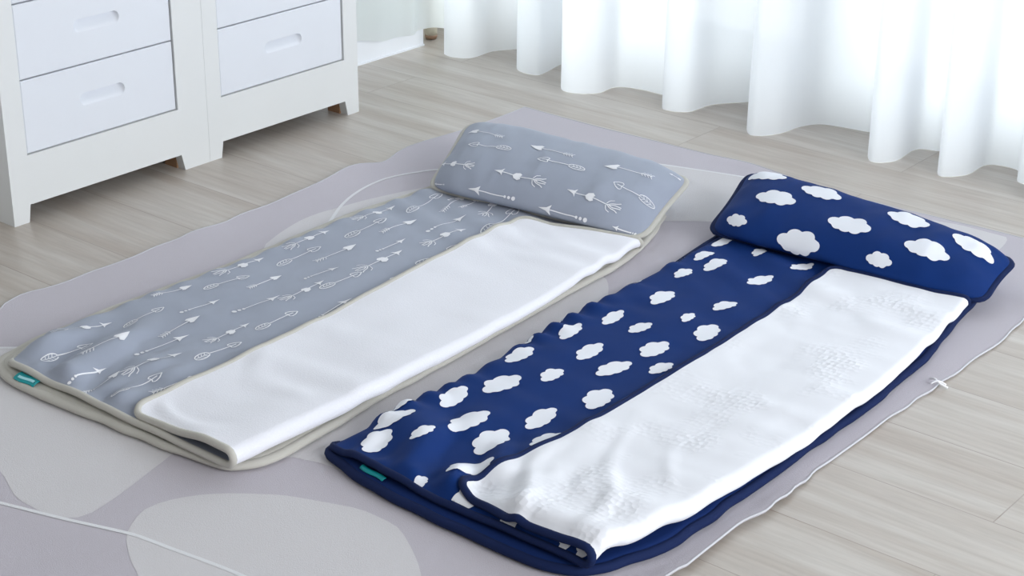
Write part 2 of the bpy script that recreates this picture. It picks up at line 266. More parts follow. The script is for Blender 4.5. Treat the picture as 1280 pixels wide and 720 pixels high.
def thing(name, label, cat, loc, group=None):
    o = D.objects.new(name, None); o.location = loc; o.empty_display_size = .05; COL.objects.link(o)
    o['label'] = label; o['category'] = cat
    if group: o['group'] = group
    return o
def tag(o, label, cat, group=None):
    o['label'] = label; o['category'] = cat
    if group: o['group'] = group
    return o
def struct(o): o['kind'] = 'structure'; return o
def rng(a, b, n): return [a + (b-a)*i/(n-1) for i in range(n)]
def catmull(pts, k=6, closed=False):
    out = []; n = len(pts); m = n if closed else n-1
    for i in range(m):
        g = lambda j: pts[j % n] if closed else pts[max(0, min(n-1, j))]
        p0, p1, p2, p3 = g(i-1), g(i), g(i+1), g(i+2)
        for q in range(k):
            t = q/k
            out.append(tuple(.5*((2*b) + (-a+c)*t + (2*a-5*b+4*c-d)*t*t + (-a+3*b-3*c+d)*t**3) for a, b, c, d in zip(p0, p1, p2, p3)))
    if not closed: out.append(tuple(pts[-1]))
    return out
def resample(pts, step, closed=False):
    P = [Vector(p) for p in pts] + ([Vector(pts[0])] if closed else []); out = [P[0].copy()]; acc = 0
    L = sum((b-a).length for a, b in zip(P, P[1:])); n = max(3, round(L/step)); d = L/n; need = d
    for a, b in zip(P, P[1:]):
        l = (b-a).length; t = 0
        while l - t >= need - 1e-9 and l > 0:
            t += need; out.append(a.lerp(b, min(1, t/l))); need = d
        need -= (l - t)
    if closed: out = out[:n]
    return [tuple(p) for p in out]

# ================================================================ THE ROOM
mb = MB(); mb.box(-3.4, 2.6, -1.2, 4.75, -.05, 0); struct(mb.build('floor', M_FLOOR))
mb = MB(); mb.box(-3.10, -2.955, -1.2, 3.238, 0, 2.6); mb.box(-3.34, -3.24, 3.10, 3.55, 0, 2.6); mb.box(-3.24, -3.10, 3.10, 3.238, 0, 2.6)
struct(mb.build('wall_left', M_WALL))
mb = MB()                                                            # window wall: sill, lintel, two piers
mb.box(-3.34, 2.6, 3.55, 3.70, 2.35, 2.6); mb.box(-3.34, 2.6, 3.55, 3.70, 0, .03)
mb.box(-3.34, -3.20, 3.55, 3.70, .03, 2.35); mb.box(1.7, 2.6, 3.55, 3.70, .03, 2.35)
struct(mb.build('wall_back', M_WALL))
mb = MB()
yA, yB = 1.0, 3.240                                                  # skirting with a rounded top and a fine lip at the floor
prof = [(-2.9555, 0), (-2.9415, 0), (-2.9415, .072), (-2.9435, .080), (-2.948, .084), (-2.9555, .085)]
n = len(prof)
mb.add([(x, -1.2, z) for x, z in prof] + [(x, yB, z) for x, z in prof], [tuple(range(n)), tuple(range(2*n-1, n-1, -1))] + [(i, (i+1) % n, (i+1) % n + n, i+n) for i in range(n)], 0, False)
mb.box(-2.9415, -2.9375, -1.2, yB, 0, .004)
struct(mb.build('baseboard_left', M_BASEB))
mb = MB()                                                            # sliding window: frame, four sashes
X = [-3.20, -1.97, -.75, .48, 1.7]
for x in X: mb.box(x-.03, x+.03, 3.575, 3.645, .03, 2.35, 0, .004)
mb.box(-3.20, 1.7, 3.575, 3.645, .03, .06, 0, .004); mb.box(-3.20, 1.7, 3.575, 3.645, 2.29, 2.35, 0, .004)
for a, b in zip(X, X[1:]):
    mb.box(a+.03, a+.075, 3.59, 3.63, .06, 2.29, 0, .003); mb.box(b-.075, b-.03, 3.59, 3.63, .06, 2.29, 0, .003)
    mb.box(a+.075, b-.075, 3.59, 3.63, .06, .10, 0, .003); mb.box(a+.075, b-.075, 3.59, 3.63, 2.245, 2.29, 0, .003)
w = struct(mb.build('window_1', M_UPVC))
for a, b in zip(X, X[1:]):
    mb = MB(); mb.box(a+.07, b-.07, 3.607, 3.613, .095, 2.25); mb.build('window_pane', M_GLASS, w)

# ================================================================ THE RUG
def rug():
    L = resample(catmull([(p[0], p[1], 0) for p in RUG_LEFT], 3), .02)
    Rr = resample(catmull([(p[0], p[1], 0) for p in RUG_RIGHT], 3), .02)
    Lt = [(p[1], p[0]) for p in L]; Rt = [(p[1], p[0]) for p in Rr]
    Bt = [(p[0], p[1]) for p in RUG_BACK]
    y0, ylast = .92, 3.008
    def xl(y):
        return interp(Lt, y) if y > Lt[0][0] else Lt[0][1] + .006*math.sin(y*9)
    def xr(y):
        if y < Rt[0][0]: return Rt[0][1] + .006*math.sin(y*11)
        return interp(Rt, y) + .0018*math.sin(y*58+5*vnoise(y*5, 3, 61)) + .002*vnoise(y*9, 5, 62) if y < Rt[-1][0] else Rt[-1][1] - .02*(y - Rt[-1][0])
    def top(u, v):
        # v along, u across; ripples only close to the long edges
        x = lerp(-2.424, -1.02, u); yb = interp(Bt, x) if x < -1.19 else Bt[-1][1]
        y = lerp(y0, min(yb, 3.012), v); a, b = xl(y), xr(y); x = lerp(a, b, u)
        dl, dr, db = (x-a), (b-x), (yb-y)
        h = .0045
        h += .007*smooth(1-dl/.05)*max(0, vnoise(y*7, 1.3, 5)+.15) + .008*smooth(1-dr/.030)*max(0, vnoise(y*6.5, 7.7, 6)+.2) + .006*smooth(1-db/.05)*max(0, vnoise(x*5, 2.2, 8))
        return (x, y, h)
    us = [0, .004, .012, .024, .04] + rng(.06, .94, 60) + [.96, .976, .988, .996, 1]; vs = rng(0, 1, 150)
    vs[-1:] = [.997, 1]
    mb = MB(); mb.grid(top, us, vs, 0)
    ring = [top(0, v) for v in vs] + [top(u, 1) for u in us[1:]] + [top(1, v) for v in reversed(vs[:-1])] + [top(u, 0) for u in reversed(us[1:-1])]
    m = len(ring)
    mb.add(ring + [(x, y, max(0.0006, z-.004)) for x, y, z in ring], [(i, (i+1) % m, (i+1) % m+m, i+m) for i in range(m)], 0)
    base = mb.build('rug', [M_RUG, M_RUGB, M_RUGL])
    # printed shapes: flat pale fields and white lines, part of the same pile
    mb = MB()
    def fill(poly, z, mi):
        P = resample(catmull([(x, y, 0) for x, y in poly], 5, True), .02, True)
        P = [(max(xl(y)+.02, min(xr(y)-.02, x)), min(y, 2.985), z) for x, y, _ in P]
        bm = bmesh.new(); vs2 = [bm.verts.new(p) for p in P]; es = [bm.edges.new((vs2[i-1], vs2[i])) for i in range(len(vs2))]
        bmesh.ops.triangle_fill(bm, use_beauty=True, edges=es); bm.verts.index_update()
        mb.add([v.co[:] for v in bm.verts], [tuple(v.index for v in f.verts) for f in bm.faces], mi); bm.free()
    for i, (k, poly) in enumerate(RUG_BLOBS.items()): fill(poly, .0048 + i*.00003, 1)
    for ln in RUG_LINES:
        P = resample(catmull([(x, y, 0) for x, y in ln], 6), .015); vs2 = []
        for i, p in enumerate(P):
            t = (Vector(P[min(i+1, len(P)-1)]) - Vector(P[max(i-1, 0)])).normalized(); s_ = Vector((t.y, -t.x, 0)) * .0032
            q = Vector((p[0], p[1], .0052)); vs2 += [q + s_, q - s_]
        vs2 = [(max(xl(v[1])+.004, v[0]), v[1], v[2]) for v in vs2]
        mb.add(vs2, [(2*i, 2*i+1, 2*i+3, 2*i+2) for i in range(len(P)-1)], 2)
    me2 = mb
    # merge the print into the rug mesh itself
    bm = bmesh.new(); bm.from_mesh(base.data)
    vv = [bm.verts.new(p) for p in me2.v]
    for f, mi in zip(me2.f, me2.m):
        try:
            fc = bm.faces.new([vv[i] for i in f]); fc.material_index = mi; fc.smooth = True
            fc.normal_update()
            if fc.normal.z < 0: fc.normal_flip()
        except ValueError: pass
    bm.to_mesh(base.data); bm.free()
    tag(base, 'large thin lilac-grey rug with pale rounded shapes, wavy edges, under both mats', 'rug')
    ed = [(x, y, z-.001) for x, y, z in ring]
    mb = MB(); mb.tube(ed, .0016, True, 6, 0, .0020); mb.build('overlocked_edge', M_RUGE, base)['label'] = 'pale stitched edge'
    # frayed thread that sticks out of the right edge
    tx, ty = interp(Rt, 2.335), 2.335
    mb = MB()
    mb.tube(catmull([(tx-.014, ty+.004, .010), (tx-.004, ty, .014), (tx+.006, ty-.002, .010), (tx+.016, ty+.006, .003)], 4), .0018, False, 6)
    mb.tube(catmull([(tx-.006, ty-.010, .009), (tx+.002, ty-.002, .0135), (tx+.010, ty+.012, .004)], 4), .0015, False, 6)
    mb.build('loose_thread', M_GINK, base)['label'] = 'white loose thread'
rug()

# ================================================================ THE NAP MATS
def densify_outline(pts, step=.008):
    return resample(catmull([(x, y, 0) for x, y in pts], 4, True), step, True)
def ring_normals(P):
    n = len(P); out = []
    for i in range(n):
        t = (Vector(P[(i+2) % n]) - Vector(P[i-2])).normalized(); out.append(Vector((-t.y, t.x, 0)))
    # make them point inwards
    c = Vector((sum(p[0] for p in P)/n, sum(p[1] for p in P)/n, 0))
    if sum((c-Vector(P[i])).dot(out[i]) for i in range(n)) < 0: out = [-v for v in out]
    return out
def pad(outline, z0, z1, w, wig=0.0, seed=0, mi=0, inset=.0075):
    """soft-edged slab; returns its MB and its seam loop"""
    P = densify_outline(outline); Nn = ring_normals(P); n = len(P); P = [tuple(Vector(P[i]) + Nn[i]*inset) for i in range(n)]; zm, h = (z0+z1)/2, (z1-z0)/2
    if wig: P = [tuple(Vector(P[i]) + Nn[i]*wig*vnoise(i*.19, seed, seed)) for i in range(n)]
    steps = 6; rows = []
    for k in range(steps+1):                                         # top: outer seam to inner
        a = k/steps; d = w*(1-math.cos(a*math.pi/2)); z = zm + h*math.sin(a*math.pi/2)
        rows.append([tuple(Vector(P[i]) + Nn[i]*d + Vector((0, 0, z))) for i in range(n)])
    mb = MB(); vs = [p for r in rows for p in r]
    mb.add(vs, [(k*n+i, k*n+(i+1) % n, (k+1)*n+(i+1) % n, (k+1)*n+i) for k in range(steps) for i in range(n)] + [tuple(steps*n+i for i in range(n))], mi)
    rows = []
    for k in range(3):
        a = k/2; d = w*.8*(1-math.cos(a*math.pi/2)); z = zm - h*math.sin(a*math.pi/2)
        rows.append([tuple(Vector(P[i]) + Nn[i]*d + Vector((0, 0, z))) for i in range(n)])
    vs = [p for r in rows for p in r]
    mb.add(vs, [(k*n+(i+1) % n, k*n+i, (k+1)*n+i, (k+1)*n+(i+1) % n) for k in range(2) for i in range(n)] + [tuple(2*n+i for i in reversed(range(n)))], mi)
    return mb, [(p[0], p[1], zm) for p in P]

# ---- printed motifs. Each is given in its own metres (t along, w across) and laid on a surface by put(t, w, lift)
def star_fill(mb, put, pts, c, mi, rings=4):
    n = len(pts); vs = [put(c[0], c[1])]
    for k in range(1, rings+1):
        for p in pts: vs.append(put(lerp(c[0], p[0], k/rings), lerp(c[1], p[1], k/rings)))
    fs = [(0, 1+i, 1+(i+1) % n) for i in range(n)]
    for k in range(rings-1):
        for i in range(n): fs.append((1+k*n+i, 1+(k+1)*n+i, 1+(k+1)*n+(i+1) % n, 1+k*n+(i+1) % n))
    mb.add(vs, fs, mi)
def stroke(mb, put, pts, wd, mi, step=.004):
    P = resample([(a, b, 0) for a, b in pts], step) if len(pts) > 1 else []
    vs = []
    for i, p in enumerate(P):
        t = Vector(P[min(i+1, len(P)-1)]) - Vector(P[max(i-1, 0)]); t = t.normalized() if t.length > 0 else Vector((1, 0, 0))
        for s_ in (-.5, .5): vs.append(put(p[0] - t.y*wd*s_, p[1] + t.x*wd*s_))
    mb.add(vs, [(2*i, 2*i+1, 2*i+3, 2*i+2) for i in range(len(P)-1)], mi)
def ell(cx, cy, rx, ry, n=14): return [(cx+rx*math.cos(2*math.pi*i/n), cy+ry*math.sin(2*math.pi*i/n)) for i in range(n)]
CL = [(-.68, -.03, .30), (-.26, .26, .36), (.26, .24, .40), (.70, -.03, .28), (.36, -.28, .28), (-.06, -.28, .31), (-.44, -.24, .27)]
def cloud_outline(rot=0.0, n=60):
    out = []
    for i in range(n):
        a = 2*math.pi*i/n; dx, dy = math.cos(a), math.sin(a); best = .2
        for cx, cy, r in CL:
            b = dx*cx+dy*cy; q = b*b-(cx*cx+cy*cy-r*r)
            if q >= 0: best = max(best, b+math.sqrt(q))
        out.append((dx*best, dy*best))
    return out
CLOUD = cloud_outline()
def cloud(mb, put, size, mi, jit):
    sx = size/2; sy = sx*jit
    star_fill(mb, lambda a, b: put(a, b), [(x*sx, y*sy) for x, y in CLOUD], (0, 0), mi, 6)
def arrow(mb, put, kind, L, mi, bend=0.0):
    """drawn from the tail (t=0) to the tip (t=L)"""
    W = .0021
    def c(t, w): return (t*L, w*L + bend*L*math.sin(math.pi*max(0, min(1, t))))
    S = lambda pts, wd=W: stroke(mb, put, [c(*p) for p in pts], wd, mi)
    F = lambda pts, ce: star_fill(mb, put, [c(*p) for p in pts], c(*ce), mi, 3)
    if kind == 'A':
        S([(1, 0), (.90, .062), (.80, .085), (.755, .055), (.79, .0), (.755, -.055), (.80, -.085), (.90, -.062), (1, 0)])
        S([(.34, 0), (.90, 0)])
        S(ell(.17, 0, .17, .075, 18)); S([(.34, 0), (.02, 0)], .0012)
        for q in (.08, .15, .22): S([(q, 0), (q+.05, .055)], .0012); S([(q, 0), (q+.05, -.055)], .0012)
    elif kind == 'B':
        F([(1, 0), (.87, .035), (.82, .085), (.84, 0), (.82, -.085), (.87, -.035)], (.87, 0)); S([(.22, 0), (.84, 0)])
        F([(.64, 0), (.60, .06), (.52, .085), (.47, .05), (.50, 0), (.47, -.05), (.52, -.085), (.60, -.06)], (.56, 0))
        for w in (-1, 1):
            S([(.23, 0), (.17, .05*w), (.08, .07*w), (.03, .10*w)], .0021); S([(.20, 0), (.13, .03*w), (.0, .015*w)], .0021); S([(.25, .02*w), (.22, .10*w), (.15, .13*w)], .0016)
    elif kind == 'C':
        F([(1, 0), (.84, .030), (.745, .090), (.77, 0), (.745, -.090), (.84, -.030)], (.81, 0)); S([(.22, 0), (.78, 0)])
        F(ell(.04, 0, .040, .040), (.04, 0)); F(ell(.135, 0, .030, .030), (.135, 0)); F(ell(.215, 0, .026, .026), (.215, 0))
    else:
        F([(1, 0), (.88, .050), (.76, .095), (.70, .07), (.74, 0), (.70, -.07), (.76, -.095), (.88, -.050)], (.82, 0)); S([(.03, 0), (.76, 0)])
        for q in (.04, .10, .16, .22): S([(q+.03, 0), (q-.03, .065)], .0015); S([(q+.03, 0), (q-.03, -.065)], .0015)

class Blanket:
    def __init__(s, **k): s.__dict__.update(k)
    def w_low(s, x, y):
        w = s.low(x, y, s); return w if w > -.0015 else -.0015 - .0012*(1-math.exp((w+.0015)/.0012))
    def zlow(s, x, y):
        d = x - interp(s.xL, y)
        return s.zb + s.w_low(x, y) - s.drop*(1-min(1, max(0, d)/s.dropw))**2
    def radius(s, v): return lerp(s.r0, s.r1, smooth(v))
    def centre(s, u, y, v):
        """u in 0..1 low run, 1..2 fold, 2..3 flap"""
        r = s.radius(v); xl, xr, xf = interp(s.xL, y), interp(s.xR, y), interp(s.xF, y)
        if u <= 1: x = lerp(xl, xr-r, u); return (x, y, s.zlow(x, y))
        zl = s.zlow(xr-r, y)
        if u < 2:
            a = (u-1)*math.pi; return (xr-r+r*math.sin(a), y, zl + r*(1-math.cos(a)))
        q = u-2; x = lerp(xr-r, xf, q); low = s.zlow(x, y)
        lift = s.t + .0008 + (2*r-s.t-.0008)*(1-smooth(q**.85))
        return (x, y, low*smooth(q) + zl*(1-smooth(q)) + lift + s.up(x, y, q, s))
    def edges(s, u):
        """front and back y of column u, with rounded corners"""
        y0 = interp(s.yF, u); y1 = interp(s.yB, u); rc = s.rc
        wl = interp(s.xR, y0)-interp(s.xL, y0); wf = interp(s.xR, y0)-interp(s.xF, y0)
        for d in ((u*wl) if u < 1 else 9, ((3-u)*wf) if u > 2 else 9):
            if d < rc:
                c = rc - math.sqrt(max(0, rc*rc-(rc-d)**2)); y0 += c; y1 -= c*(.6 if u > 2 else 0)
        return y0, y1
    def P(s, u, v, off=0.0):
        y0, y1 = s.edges(u); y = lerp(y0, y1, v); p = s.centre(u, y, v)
        if off:
            e = .004; a = s.centre(max(0, u-e), y, v); b = s.centre(min(3, u+e), y, v)
            tx, tz = b[0]-a[0], b[2]-a[2]; l = math.hypot(tx, tz) or 1
            p = (p[0]-tz/l*off, p[1], p[2]+tx/l*off)                  # + is the printed face
        return p
    def put_low(s, cx, cy, dx, dy, flip=1):
        l = math.hypot(dx, dy); ax, ay = dx/l, dy/l; bx, by = -ay*flip, ax*flip
        def f(a, b):
            x, y = cx+a*ax+b*bx, cy+a*ay+b*by; x = max(interp(s.xL, y)-.0005, x); y = max(y, interp(s.yF, .5)+.004)
            u = (x-interp(s.xL, y)); return (x - (.0016 if u < .004 else 0), y, s.zlow(x, y)+s.t/2+.0011)
        return f
US = [0, .004, .01, .02, .03, .045, .06] + rng(.08, .96, 84) + [.98, 1] + rng(1.1, 1.9, 9) + [2, 2.01] + rng(2.03, 2.94, 56) + [2.955, 2.968, 2.98, 2.99, 3]
VS = [0, .002, .005, .01, .016, .024, .032] + rng(.04, .97, 150) + [.978, .985, .991, .996, 1]

def nap_mat(label, B, base_out, base_z, pillow, M, draw_low, draw_pillow, tagspec):
    P0 = base_out[0]
    root = thing('nap_mat', label, 'nap mat', (P0[0], P0[1], .0045))
    mb, seam = pad(base_out, base_z[0], base_z[1], .014, .0022, int(abs(P0[0])*10)); b = mb.build('mattress', M.get('base', M['print']), root)
    zm = seam[0][2]
    mb = MB(); mb.tube([(x, y, z - .0005) for x, y, z in seam], M.get('rbase', .0100), True, 10, 0, min(.0080, zm-.0062)); mb.build('mattress_binding', M['bind'], b)
    # blanket: printed face with its motifs, plush lining, bound edge
    mb = MB(); mb.grid(lambda u, v: B.P(u, v, B.t/2), US, VS, 0); draw_low(mb)
    bl = mb.build('blanket', [M['print'], M['ink']], root, fix=False)
    mb = MB(); mb.grid(lambda u, v: B.P(u, v, -B.t/2), list(reversed(US)), VS, 0); mb.build('plush_lining', M['plush'], bl, fix=False)['label'] = 'white plush lining folded out over the print'
    loop = [B.P(u, 0) for u in US] + [B.P(3, v) for v in VS[1:]] + [B.P(u, 1) for u in reversed(US[:-1])]
    loop = resample(loop, .006)
    mb = MB(); mb.tube(loop, B.rb, False, 8); mb.build('blanket_binding', M['bind'], bl)
    # pillow
    S = pillow; A = rng(-1, 1, 81); Bv = [-math.cos(math.pi*i/56) for i in range(57)]; A = [-math.cos(math.pi*i/90)*.35 + .65*(-1+2*i/90) for i in range(91)]
    mb = MB(); mb.grid(lambda a, c: S.P(a, c), A, Bv, 0)
    mb.grid(lambda a, c: (S.seam(a, c)[0], S.seam(a, c)[1], max(.029, S.seam(a, c)[2] - .035*S.dome(a, c))), list(reversed(A)), Bv, 0)
    draw_pillow(mb); pl = mb.build('pillow', [M['print'], M['ink']], root, fix=False)
    loop = [S.seam(a, -1) for a in A] + [S.seam(1, c) for c in Bv[1:]] + [S.seam(a, 1) for a in reversed(A[:-1])] + [S.seam(-1, c) for c in reversed(Bv[1:-1])]
    mb = MB(); loop = resample(loop, .008, True); mb.tube([(x, y, z) for x, y, z in loop], .0078, True, 8, 0, .0042); mb.build('pillow_binding', M['bind'], pl)
    # woven label sewn into the front edge
    (x0, y0), (x1, y1), z, wd, ht = tagspec
    mb = MB(); d = Vector((x1-x0, y1-y0, 0)); L = d.length; d.normalize(); nrm = Vector((d.y, -d.x, 0))
    us = rng(0, 1, 9)
    def tg(u, v, o): return Vector((x0, y0, z)) + d*(L*u) + nrm*(wd*v + .0015*math.sin(u*6)) + Vector((0, 0, ht*(1-v*v) + o))
    for o in (0, .0012): mb.grid(lambda u, v: tg(u, v, o), us, rng(-.4, 1, 6), 0)
    rim = [tg(u, 1, .0006) for u in us]; mb.tube(rim, .0010, False, 6); mb.tube([tg(0, v, .0006) for v in rng(-.4, 1, 6)], .001, False, 6); mb.tube([tg(1, v, .0006) for v in rng(-.4, 1, 6)], .001, False, 6)
    if M.get('tagline'):
        mb.grid(lambda u, v: tg(u, v, .0018), rng(.14, .9, 9), rng(.35, .72, 3), 1)
    mb.build('label_tab', [M_TAG, M_TAGINK], root, fix=False)['label'] = 'teal woven tab at the front corner'
    return root

def low_grey(x, y, s):
    d = x - interp(s.xL, y); f = y - 1.425
    w = .0028*vnoise(x*16, y*7, 2) + .0020*vnoise(x*6, y*22, 4)
    front = smooth(1 - f/.30)*smooth(1 - (x+2.0)/.16 if x > -2.0 else 1)
    w += front*(.011 + .023*vnoise(x*21+y*5, y*8, 11) + .009*vnoise(x*44, y*18, 12))*smooth(f/.03+.25)
    w += .0022*math.sin(y*95+2*vnoise(y*9, 1, 3))*smooth(1-d/.05)*smooth((d+.002)/.01)
    back = smooth((y-2.1)/.3); w += back*.003*math.sin(y*70 + x*22 + 2*vnoise(x*5, y*5, 7))
    return w
def up_grey(x, y, q, s):
    w = .0018*vnoise(x*13, y*9, 21)*smooth(q*4)
    f = smooth(1 - (y-1.43)/.5)
    w += f*.0042*max(0, math.sin((x*.8+y)*34 + 3*vnoise(x*6, y*6, 24)))**3*smooth(q*3)*smooth((1-q)*6)
    return w
def low_blue(x, y, s):
    d = x - interp(s.xL, y); f = y-1.54
    w = .0032*vnoise(x*15, y*9, 31) + .0022*vnoise(x*7, y*30, 33)
    w += .0075*(.3+.7*smooth(.5+vnoise(y*7, 4, 35)))*math.sin(y*112 + 3*vnoise(y*8, 2, 34))*smooth(1-d/.07)*smooth((d+.003)/.012)
    fr = smooth(1-f/.28); w += fr*(.008 + .021*vnoise(x*24+y*9, y*12, 36) + .003*vnoise(x*50, y*25, 37))*smooth(f/.03+.2)
    back = smooth((y-2.2)/.3); w += back*.004*math.sin(y*62 + x*30 + 2.2*vnoise(x*5, y*5, 39))
    return w
def up_blue(x, y, q, s):
    w = .0020*vnoise(x*12, y*10, 41)*smooth(q*4) + .0012*vnoise(x*30, y*30, 43)*smooth(q*4)
    f = smooth(1-(y-1.54)/.42); 
    w += f*.0065*max(0, math.sin((x*1.0+y*.55)*62 + 2.5*vnoise(x*6, y*6, 44)))**3*smooth(q*3)*smooth((1-q)*7)
    return w

base_l = GREY_BASE_L[1:]
xLg = [(p[1], p[0] + .020) for p in base_l]; xLg[0] = (1.43, -2.178); xLg.insert(1, (1.49, -2.203))
B1 = Blanket(xL=xLg, xF=[(1.44, -1.886), (1.565, -1.888), (1.838, -1.904), (2.052, -1.923), (2.196, -1.936), (2.40, -1.942)],
             xR=[(1.42, -1.658), (1.50, -1.654), (1.58, -1.652), (1.67, -1.650), (1.826, -1.654), (2.055, -1.664), (2.45, -1.700)],
             yF=[(0, 1.419), (.5, 1.421), (1, 1.424), (2, 1.424), (3, 1.430)], yB=[(0, 2.50), (.6, 2.50), (1, 2.458), (2, 2.452), (3, 2.404)],
             zb=.0262, t=.005, drop=.010, dropw=.02, r0=.0125, r1=.006, rc=.026, rb=.0058, low=low_grey, up=up_grey)
def grey_low(mb):
    for i, (k, x0, y0, x1, y1) in enumerate(GREY_ARROWS):
        L = math.hypot(x1-x0, y1-y0); arrow(mb, B1.put_low(x0, y0, x1-x0, y1-y0), k, L, 1, .05*math.sin(i*2.3))
def put_pillow(S, a, b, dx, dy):
    n, la, lb = S.N(a, b); l = math.hypot(dx, dy); ux, uy = dx/l, dy/l
    def f(s_, t_):
        X, Y = s_*ux - t_*uy, s_*uy + t_*ux
        return S.on(max(-.985, min(.985, a + X/la)), max(-.985, min(.985, b + Y/lb)))
    return f
def grey_pil(mb):
    S = PIL_GREY
    for k, a0, b0, a1, b1 in PILLOW_ARROWS:                          # tip, tail
        am, bm_ = (a0+a1)/2, (b0+b1)/2; _, la, lb = S.N(a1, b1); da, db = a0-a1, b0-b1
        L = math.hypot(da*la, db*lb)
        if L < .02: continue
        def f(s_, t_, a1=a1, b1=b1, da=da, db=db, L=L, la=la):
            q = s_/L; a = a1+da*q; b = b1+db*q; _, l1, l2 = S.N(max(-.97, min(.97, a)), max(-.95, min(.95, b)))
            return S.on(max(-.985, min(.985, a)), max(-.985, min(.985, b + t_/max(.03, l2))))
        arrow(mb, f, k, L, 1)
MG = dict(base=M_GBIND, print=M_GREY, ink=M_GINK, bind=M_GBIND, plush=M_PLUSH1, tagline=True)
base1 = [(-2.176, 1.404), (-2.1227, 1.3935), (-2.0416, 1.397), (-1.9226, 1.406), (-1.8034, 1.413), (-1.70, 1.426), (-1.668, 1.444), (-1.648, 1.4897)] + \
        GREY_BASE_R[2:-1] + [(-1.712, 2.47), (-1.755, 2.60), (-1.80, 2.65), (-2.0, 2.65), (-2.22, 2.62), (-2.235, 2.56)] + list(reversed(GREY_BASE_L[1:])) + [(-2.212, 1.430)]
m1 = nap_mat('grey nap mat with white arrow print, greige edging and attached pillow, beside the dresser', B1, base1, (.0060, .0188), PIL_GREY, MG, grey_low, grey_pil,
        ((-2.130, 1.412), (-2.084, 1.413), .0185, .012, .004))

B2 = Blanket(xL=[(1.55, -1.612), (1.62, -1.610), (1.88, -1.605), (2.06, -1.618), (2.22, -1.622), (2.46, -1.622), (2.6, -1.622)],
             xF=[(1.55, -1.372), (1.60, -1.364), (1.767, -1.351), (1.964, -1.351), (2.184, -1.352), (2.44, -1.361), (2.57, -1.375)],
             xR=[(1.54, -1.122), (1.60, -1.108), (1.706, -1.093), (1.981, -1.076), (2.225, -1.080), (2.45, -1.102), (2.57, -1.120)],
             yF=[(0, 1.556), (.5, 1.538), (1, 1.541), (2, 1.543), (2.5, 1.541), (3, 1.562)], yB=[(0, 2.64), (.7, 2.64), (1, 2.592), (2, 2.588), (2.5, 2.578), (3, 2.572)],
             zb=.0275, t=.005, drop=.018, dropw=.024, r0=.0120, r1=.007, rc=.028, rb=.0058, low=low_blue, up=up_blue)
def blue_low(mb):
    for i, (x, y, size) in enumerate(BLUE_CLOUDS):
        r = .22*math.sin(i*3.7)
        cloud(mb, B2.put_low(x, y, math.sin(r)*-1, math.cos(r)), size, 1, .80 + .12*math.sin(i*1.9))
def blue_pil(mb):
    for i, (a, b, s) in enumerate(PILLOW_CLOUDS):
        cloud(mb, put_pillow(PIL_BLUE, a, b, 1, .0 if a < .6 else -.15), (.086 if not s else .050), 1, .95)
MN = dict(rbase=.0078, base=M_NBIND2, print=M_NAVY, ink=M_NINK, bind=M_NBIND, plush=M_PLUSH2)
base2 = [(-1.606, 1.549), (-1.5744, 1.5376), (-1.4759, 1.5195), (-1.3384, 1.5128), (-1.2161, 1.5141), (-1.150, 1.529), (-1.118, 1.560)] + BLUE_BASE_R[1:-1] + \
        [(-1.122, 2.58), (-1.140, 2.68), (-1.18, 2.72), (-1.4, 2.74), (-1.62, 2.75), (-1.645, 2.70), (-1.640, 2.6), (-1.618, 2.4), (-1.618, 2.2), (-1.612, 2.0), (-1.602, 1.8), (-1.606, 1.62), (-1.614, 1.57)]
m2 = nap_mat('navy nap mat with white cloud print and attached pillow, nearer the front right', B2, base2, (.0060, .0204), PIL_BLUE, MN, blue_low, blue_pil,
        ((-1.526, 1.546), (-1.478, 1.539), .0215, .005, .002))

